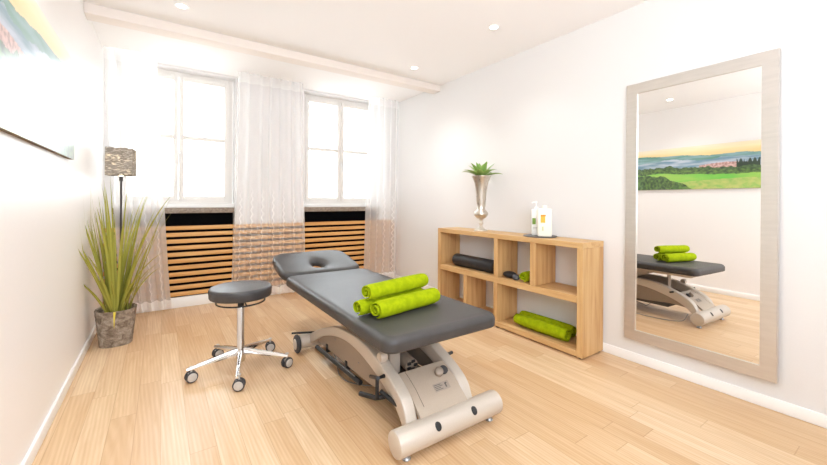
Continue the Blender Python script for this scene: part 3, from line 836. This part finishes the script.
# mitred frame
o_ = [(MY0, MZ0), (MY1, MZ0), (MY1, MZ1), (MY0, MZ1)]; i_ = [(MY0+fw, MZ0+fw), (MY1-fw, MZ0+fw), (MY1-fw, MZ1-fw), (MY0+fw, MZ1-fw)]
vs = []
for x, ring_ in ((-.004, o_), (-.030, o_), (-.034, [(y+(.004 if y < .9 else -.004), z+(.004 if z < 1 else -.004)) for y, z in o_]), (-.030, i_), (-.018, i_)):
    vs += [(x, y-.91, z-MZ0) for y, z in ring_]
fs = []
for k in range(4):
    for q in range(4): fs.append((k*4+q, k*4+(q+1) % 4, (k+1)*4+(q+1) % 4, (k+1)*4+q))
g.add(vs, fs); g.build('frame', FRAME_S, mr, angle=20)
G().box(-.0195, -.0185, MY0+fw-.91-.004, MY1-fw-.91+.004, fw-.004, MZ1-MZ0-fw+.004).build('mirror_glass', MIRROR, mr, smooth=False)
G().box(-.0180, -.003, MY0+.01-.91, MY1-.01-.91, .01, MZ1-MZ0-.01).build('back_board', CANVAS_EDGE, mr, smooth=False)

# ------------------------------------------------------------------ landscape canvas on the left wall
PY0, PY1, PZ0, PZ1 = .85, 3.02, 1.385, 1.98
pic = thing('landscape_picture', 'wide panoramic canvas of a hilly green landscape on the left wall', 'picture', (XL, PY0, PZ0))
L_, H_ = PY1-PY0, PZ1-PZ0
G().box(.001, .024, 0, L_, 0, H_, .002).build('canvas_edge', CANVAS_EDGE, pic)
nu, nv = 520, 130
def lerp3(a, b, s): s = max(0, min(1, s)); return tuple(a[i]+(b[i]-a[i])*s for i in range(3))
def lin(t): return c(*t)[:3]
def nz(x, y, s=0.0, o=4): return noise.fractal(Vector((x, y, s)), 1.0, 2.0, o)
def paint(u, v):      # u metres from the far (window) end, v 0..1 upward
    sky = lerp3(lin((250, 222, 168)), lin((246, 236, 214)), (v-.88)/.12)
    skl = lerp3(lin((232, 196, 130)), sky, (v-.80)/.10)
    ridge1 = .79+.05*nz(u*1.6, 0, 3)+.03*math.sin(u*2.2+1); ridge2 = .69+.05*nz(u*2.5, 0, 9)
    if v > ridge1: return lerp3(skl, lin((236, 210, 160)), .3+.5*nz(u*2, v*12, 5))
    if v > ridge2+.02*nz(u*8, 0, 7):
        col = lerp3(lin((70, 128, 112)), lin((120, 158, 160)), .5+.9*nz(u*4, v*14, 2)); return lerp3(col, lin((150, 172, 178)), max(0, (ridge1-v)*2))
    field = .34+.035*math.sin(u*2.4+.6)+.03*nz(u*3, 0, 4)
    if v > field+.10:
        col = lerp3(lin((96, 132, 150)), lin((176, 186, 200)), .45+1.0*nz(u*3.5, v*16, 1))
        # village on its ridge
        if abs(u-1.27) < .30 and v < .535+.05*math.cos((u-1.27)*5)+.02*(nz(round(u*34), 0, 8)):
            col = lerp3(lin((212, 172, 164)), lin((150, 112, 106)), .5+1.2*nz(u*40, v*30, 6))
        if 1.37 < u < 1.60 and v < .55+.09*abs(math.sin(u*70))*(1 if nz(u*12, 0, 2) > -.2 else .2): col = lin((38, 58, 44))
        if v < field+.16+.05*nz(u*9, 0, 11): col = lerp3(lin((40, 66, 44)), lin((84, 112, 66)), .5+nz(u*30, v*25, 3))
        return col
    if v > field: return lerp3(lin((44, 70, 40)), lin((96, 128, 60)), .5+1.2*nz(u*24, v*20, 12))
    gcol = lerp3(lin((96, 186, 66)), lin((150, 190, 84)), .4+.8*nz(u*2.2, v*5, 13))
    if v < .17+.06*math.sin(u*1.7-1.2): gcol = lerp3(lin((136, 176, 84)), lin((178, 186, 104)), .5+nz(u*14, v*12, 15))
    bush = nz(u*5, v*3.5, 21)
    if v < .34-.9*max(0, u-.45)**1.5-.10*max(0,u-.3)+.05*bush and u < .95: gcol = lerp3(lin((34, 62, 34)), lin((90, 122, 58)), .5+1.3*nz(u*28, v*14, 22))
    if abs(u-.72) < .09 and v < .12-.10*((u-.72)/.09)**2: gcol = lerp3(lin((36, 70, 34)), lin((84, 124, 52)), .5+nz(u*30, v*14, 23))
    return gcol
g = G()
for j in range(nv+1):
    for i in range(nu+1): g.v.append((.0252, L_*i/nu, H_*j/nv))
for j in range(nv):
    for i in range(nu):
        a = j*(nu+1)+i; g.f.append((a, a+1, a+nu+2, a+nu+1)); g.mi.append(0)
pm = g.build('canvas_print', CANVAS, pic, smooth=False, fixn=False)
at = pm.data.color_attributes.new('paint', 'FLOAT_COLOR', 'POINT')
buf = []
for j in range(nv+1):
    for i in range(nu+1):
        p = paint(L_*(1-i/nu), j/nv); buf += [max(0, q) for q in p]+[1.0]
at.data.foreach_set('color', buf)

# ------------------------------------------------------------------ potted grass and lamp
PX, PYY = -.297, 3.735
pl_ = thing('potted_plant', 'tall artificial grass in a rough grey bark textured pot', 'plant', (PX, PYY, 0))
g = G(); N, K = 64, 40; prof = []
for k in range(K+1):
    s = k/K; prof.append((s*.28, .108+.030*s-.012*math.sin(PI*s)*0))
vs = []
for (z, r_) in prof:
    for i in range(N):
        a = 2*PI*i/N; sq = (abs(math.cos(a))**2.6+abs(math.sin(a))**2.6)**(-1/2.6)*.98
        w = .975+.012*noise.noise(Vector((math.cos(a)*3, math.sin(a)*3, z*16)))+.025*noise.noise(Vector((math.cos(a)*9, math.sin(a)*9, z*40)))
        zz = z+(.005*noise.noise(Vector((math.cos(a)*2, math.sin(a)*2, 4))) if z > .2 else 0)
        vs.append((r_*sq*w*math.cos(a), r_*sq*w*math.sin(a), zz))
for (dr, z) in ((.015, .278), (.022, .23)):
    for i in range(N):
        a = 2*PI*i/N; sq = (abs(math.cos(a))**2.6+abs(math.sin(a))**2.6)**(-1/2.6)*.96; vs.append(((.136-dr)*sq*math.cos(a), (.136-dr)*sq*math.sin(a), z))
m_ = len(vs)//N; fs = []
for k in range(m_-1):
    for i in range(N): fs.append((k*N+i, k*N+(i+1) % N, (k+1)*N+(i+1) % N, (k+1)*N+i))
fs.append(tuple(reversed(range(N)))); fs.append(tuple((m_-1)*N+i for i in range(N)))
g.add(vs, fs); g.build('pot', POT, pl_, angle=60)
g = G(); uvs = []; rnd = random.Random(11)
for k in range(62):
    a = rnd.uniform(0, 2*PI); rr = rnd.uniform(.01, .085); q = rnd.random()
    L = rnd.uniform(.5, 1.12); lean = rnd.uniform(1.28, 1.54); curl = rnd.uniform(.05, .55)
    if math.cos(a) < -.3: lean = max(lean, 1.44); curl *= .35
    if k > 52: lean = rnd.uniform(1.0, 1.25); curl = rnd.uniform(.5, 1.0); L = rnd.uniform(.35, .60); a = rnd.uniform(-2.2, .6)
    leaf_strip((rr*math.cos(a), rr*math.sin(a), .225), (math.cos(a), math.sin(a)), L, rnd.uniform(.007, .014), lean, curl, 12, .35, g, uvs, rnd.uniform(-.6, .6), .95)
for a, L, lean, curl in ((-2.05, .95, 1.12, .35), (-1.9, .82, .98, .30), (-1.8, .70, 1.02, .45), (-2.2, 1.02, 1.30, .2), (-1.0, .70, 1.2, .5), (-1.4, .85, 1.3, .5), (-2.4, .8, 1.38, .1)):
    leaf_strip((.05*math.cos(a), .05*math.sin(a), .23), (math.cos(a), math.sin(a)), L, .012, lean, curl, 12, .35, g, uvs, .3, .95)
# keep blades off the wall
for i, p in enumerate(g.v):
    if p[0] < XL-PX+.012: g.v[i] = (XL-PX+.012+.02*(p[0]-(XL-PX+.012))*0, p[1], p[2])
leaves_obj('grass_blades', g, uvs, LEAF, pl_)
g = G(); uvs = []
leaf_strip((.00, -.09, .25), (.05, -1), .26, .009, .6, 3.6, 12, .3, g, uvs)
o = leaves_obj('drooping_blade', g, uvs, LEAFY, pl_); o['label'] = 'yellowed blade hanging over the pot rim'
G().lathe([(.001, .235), (.118, .232)], n=40).build('soil', SOIL, pl_)

LX, LY = -.295, 4.06
lp = thing('floor_lamp', 'slim floor lamp with a square driftwood shade, behind the grass', 'lamp', (LX, LY, 0))
G().lathe([(.001, 0), (.085, 0), (.088, .006), (.084, .018), (.03, .024), (.012, .032), (.001, .032)], n=40).build('base', POLE, lp)
G().lathe([(.008, .03), (.008, 1.30), (.014, 1.302), (.014, 1.345), (.001, 1.345)], n=16).build('pole', POLE, lp)
sz0, sz1, hw = 1.348, 1.588, .092
rzl = -.12
g = G(); n = 28; vs = []; rnd = random.Random(4)
side = []
for q in range(4):
    for k in range(n):
        s = -1+2*k/n
        side.append(((s, -1), (1, s), (-s, 1), (-1, -s))[q])
rows = 16
for j in range(rows+1):
    s = j/rows
    for i, (x, y) in enumerate(side):
        w = 1+.012*noise.noise(Vector((x*4, y*4, s*7)))
        z = sz0+(sz1-sz0)*s+(.008*noise.noise(Vector((x*2.2, y*2.2, 5)))-.004 if j == rows else 0)
        vs.append((x*hw*w, y*hw*w, z))
m_ = len(side)
fs = [(j*m_+i, j*m_+(i+1) % m_, (j+1)*m_+(i+1) % m_, (j+1)*m_+i) for j in range(rows) for i in range(m_)]
g.add(vs, fs); g.move(Matrix.Rotation(rzl, 4, 'Z'))
shd = g.build('lamp_shade', SHADE, lp, angle=40)
sol = shd.modifiers.new('thickness', 'SOLIDIFY'); sol.thickness = .004
g = G()
for a in (0, PI/2): g.tube([(-hw*.97*math.cos(a+rzl), -hw*.97*math.sin(a+rzl), 1.352), (hw*.97*math.cos(a+rzl), hw*.97*math.sin(a+rzl), 1.352)], .003, 6)
g.build('shade_carrier', POLE, lp)
G().lathe([(.001, 1.345), (.013, 1.345), (.014, 1.38), (.028, 1.415), (.032, 1.44), (.026, 1.465), (.012, 1.478), (.001, 1.48)], n=24).build('bulb', BULB, lp)

# ------------------------------------------------------------------ downlights
def downlight(x, y, label, seen=True):
    t = thing('recessed_downlight', label, 'ceiling light', (x, y, ZC), 0, 'recessed downlights')
    G().lathe([(.030, -.001), (.032, -.004), (.046, -.005), (.049, -.003), (.049, -.0005), (.030, -.0005)], n=32).build('trim_ring', TRIMW, t)
    G().lathe([(.001, -.0025), (.0305, -.0025), (.0305, -.001), (.001, -.001)], n=28).build('lens', SPOTE, t)
def spot(x, y, power):
    l = bpy.data.lights.new('spot', 'SPOT'); l.energy = power; l.spot_size = math.radians(120); l.spot_blend = 1.0; l.shadow_soft_size = .05; l.color = (1, .965, .955)
    o = bpy.data.objects.new('spot', l); COL.objects.link(o); o.location = (x, y, ZC-.02); return o
for x, y, lab in ((.11, 3.16, 'recessed round ceiling spotlight at upper left, nearest the left wall'),
                  (2.21, 2.075, 'recessed round ceiling spotlight nearest the tall mirror'),
                  (2.205, 3.20, 'recessed round ceiling spotlight nearest the right window corner'),
                  (.07, 2.20, 'recessed round ceiling spotlight seen only in the mirror')):
    downlight(x, y, lab)
SP = 30
for x, y in ((.11, 3.16), (2.21, 2.075), (2.205, 3.20), (.07, 2.20), (.06, .9), (1.5, .6)): spot(x, y, SP*{(.11, 3.16): 1.05, (2.21, 2.075): .48, (2.205, 3.20): 1.15, (.07, 2.20): .85, (.06, .9): .6, (1.5, .6): .38}[(x, y)])  # last spot has no fixture: added to brighten the floor at right

def area(name, loc, target, sx_, sy_, power, col):
    l = bpy.data.lights.new(name, 'AREA'); l.shape = 'RECTANGLE'; l.size = sx_; l.size_y = sy_; l.energy = power; l.color = col
    o = bpy.data.objects.new(name, l); COL.objects.link(o); o.location = loc
    o.rotation_euler = (Vector(target)-Vector(loc)).to_track_quat('-Z', 'Y').to_euler(); return o

area('bounce_fill', (.5, -.9, 1.6), (.6, .6, 2.56), 2.0, 1.2, 60, (.80, .89, 1))  # added fill lamp, unseen behind the camera, brightens the ceiling
pb = bpy.data.lights.new('lamp_bulb', 'POINT'); pb.energy = 1.0; pb.color = (1, .8, .55); pb.shadow_soft_size = .03
po = bpy.data.objects.new('lamp_bulb', pb); COL.objects.link(po); po.location = (LX, LY, 1.50)

# ------------------------------------------------------------------ world
w = bpy.data.worlds.new('sky'); scn.world = w; w.use_nodes = True
bg = w.node_tree.nodes['Background']; bg.inputs[0].default_value = (.92, .965, 1.0, 1); bg.inputs[1].default_value = 6.5

scn.view_settings.view_transform = 'Standard'; scn.view_settings.look = 'None'
vs_ = scn.view_settings
vs_.use_curve_mapping = True; cm = vs_.curve_mapping; cm.use_clip = False; cm.extend = 'HORIZONTAL'
cv = cm.curves[3]
WL = 4.0; cm.white_level = (WL, WL, WL)
pts = [(0, 0), (.05/WL, .052), (.2/WL, .215), (.5/WL, .51), (.8/WL, .735), (1.2/WL, .88), (2/WL, .97), (1.0, 1.0)]
while len(cv.points) < len(pts): cv.points.new(.5, .5)
for p_, q_ in zip(cv.points, pts): p_.location = q_; p_.handle_type = 'AUTO'
cm.update()
scn.view_settings.exposure = 0.62; scn.view_settings.gamma = 1.0
scn.cycles.use_denoising = True
scn.cycles.max_bounces = 12; scn.cycles.diffuse_bounces = 6; scn.cycles.transparent_max_bounces = 16
scn.cycles.sample_clamp_indirect = 6.0
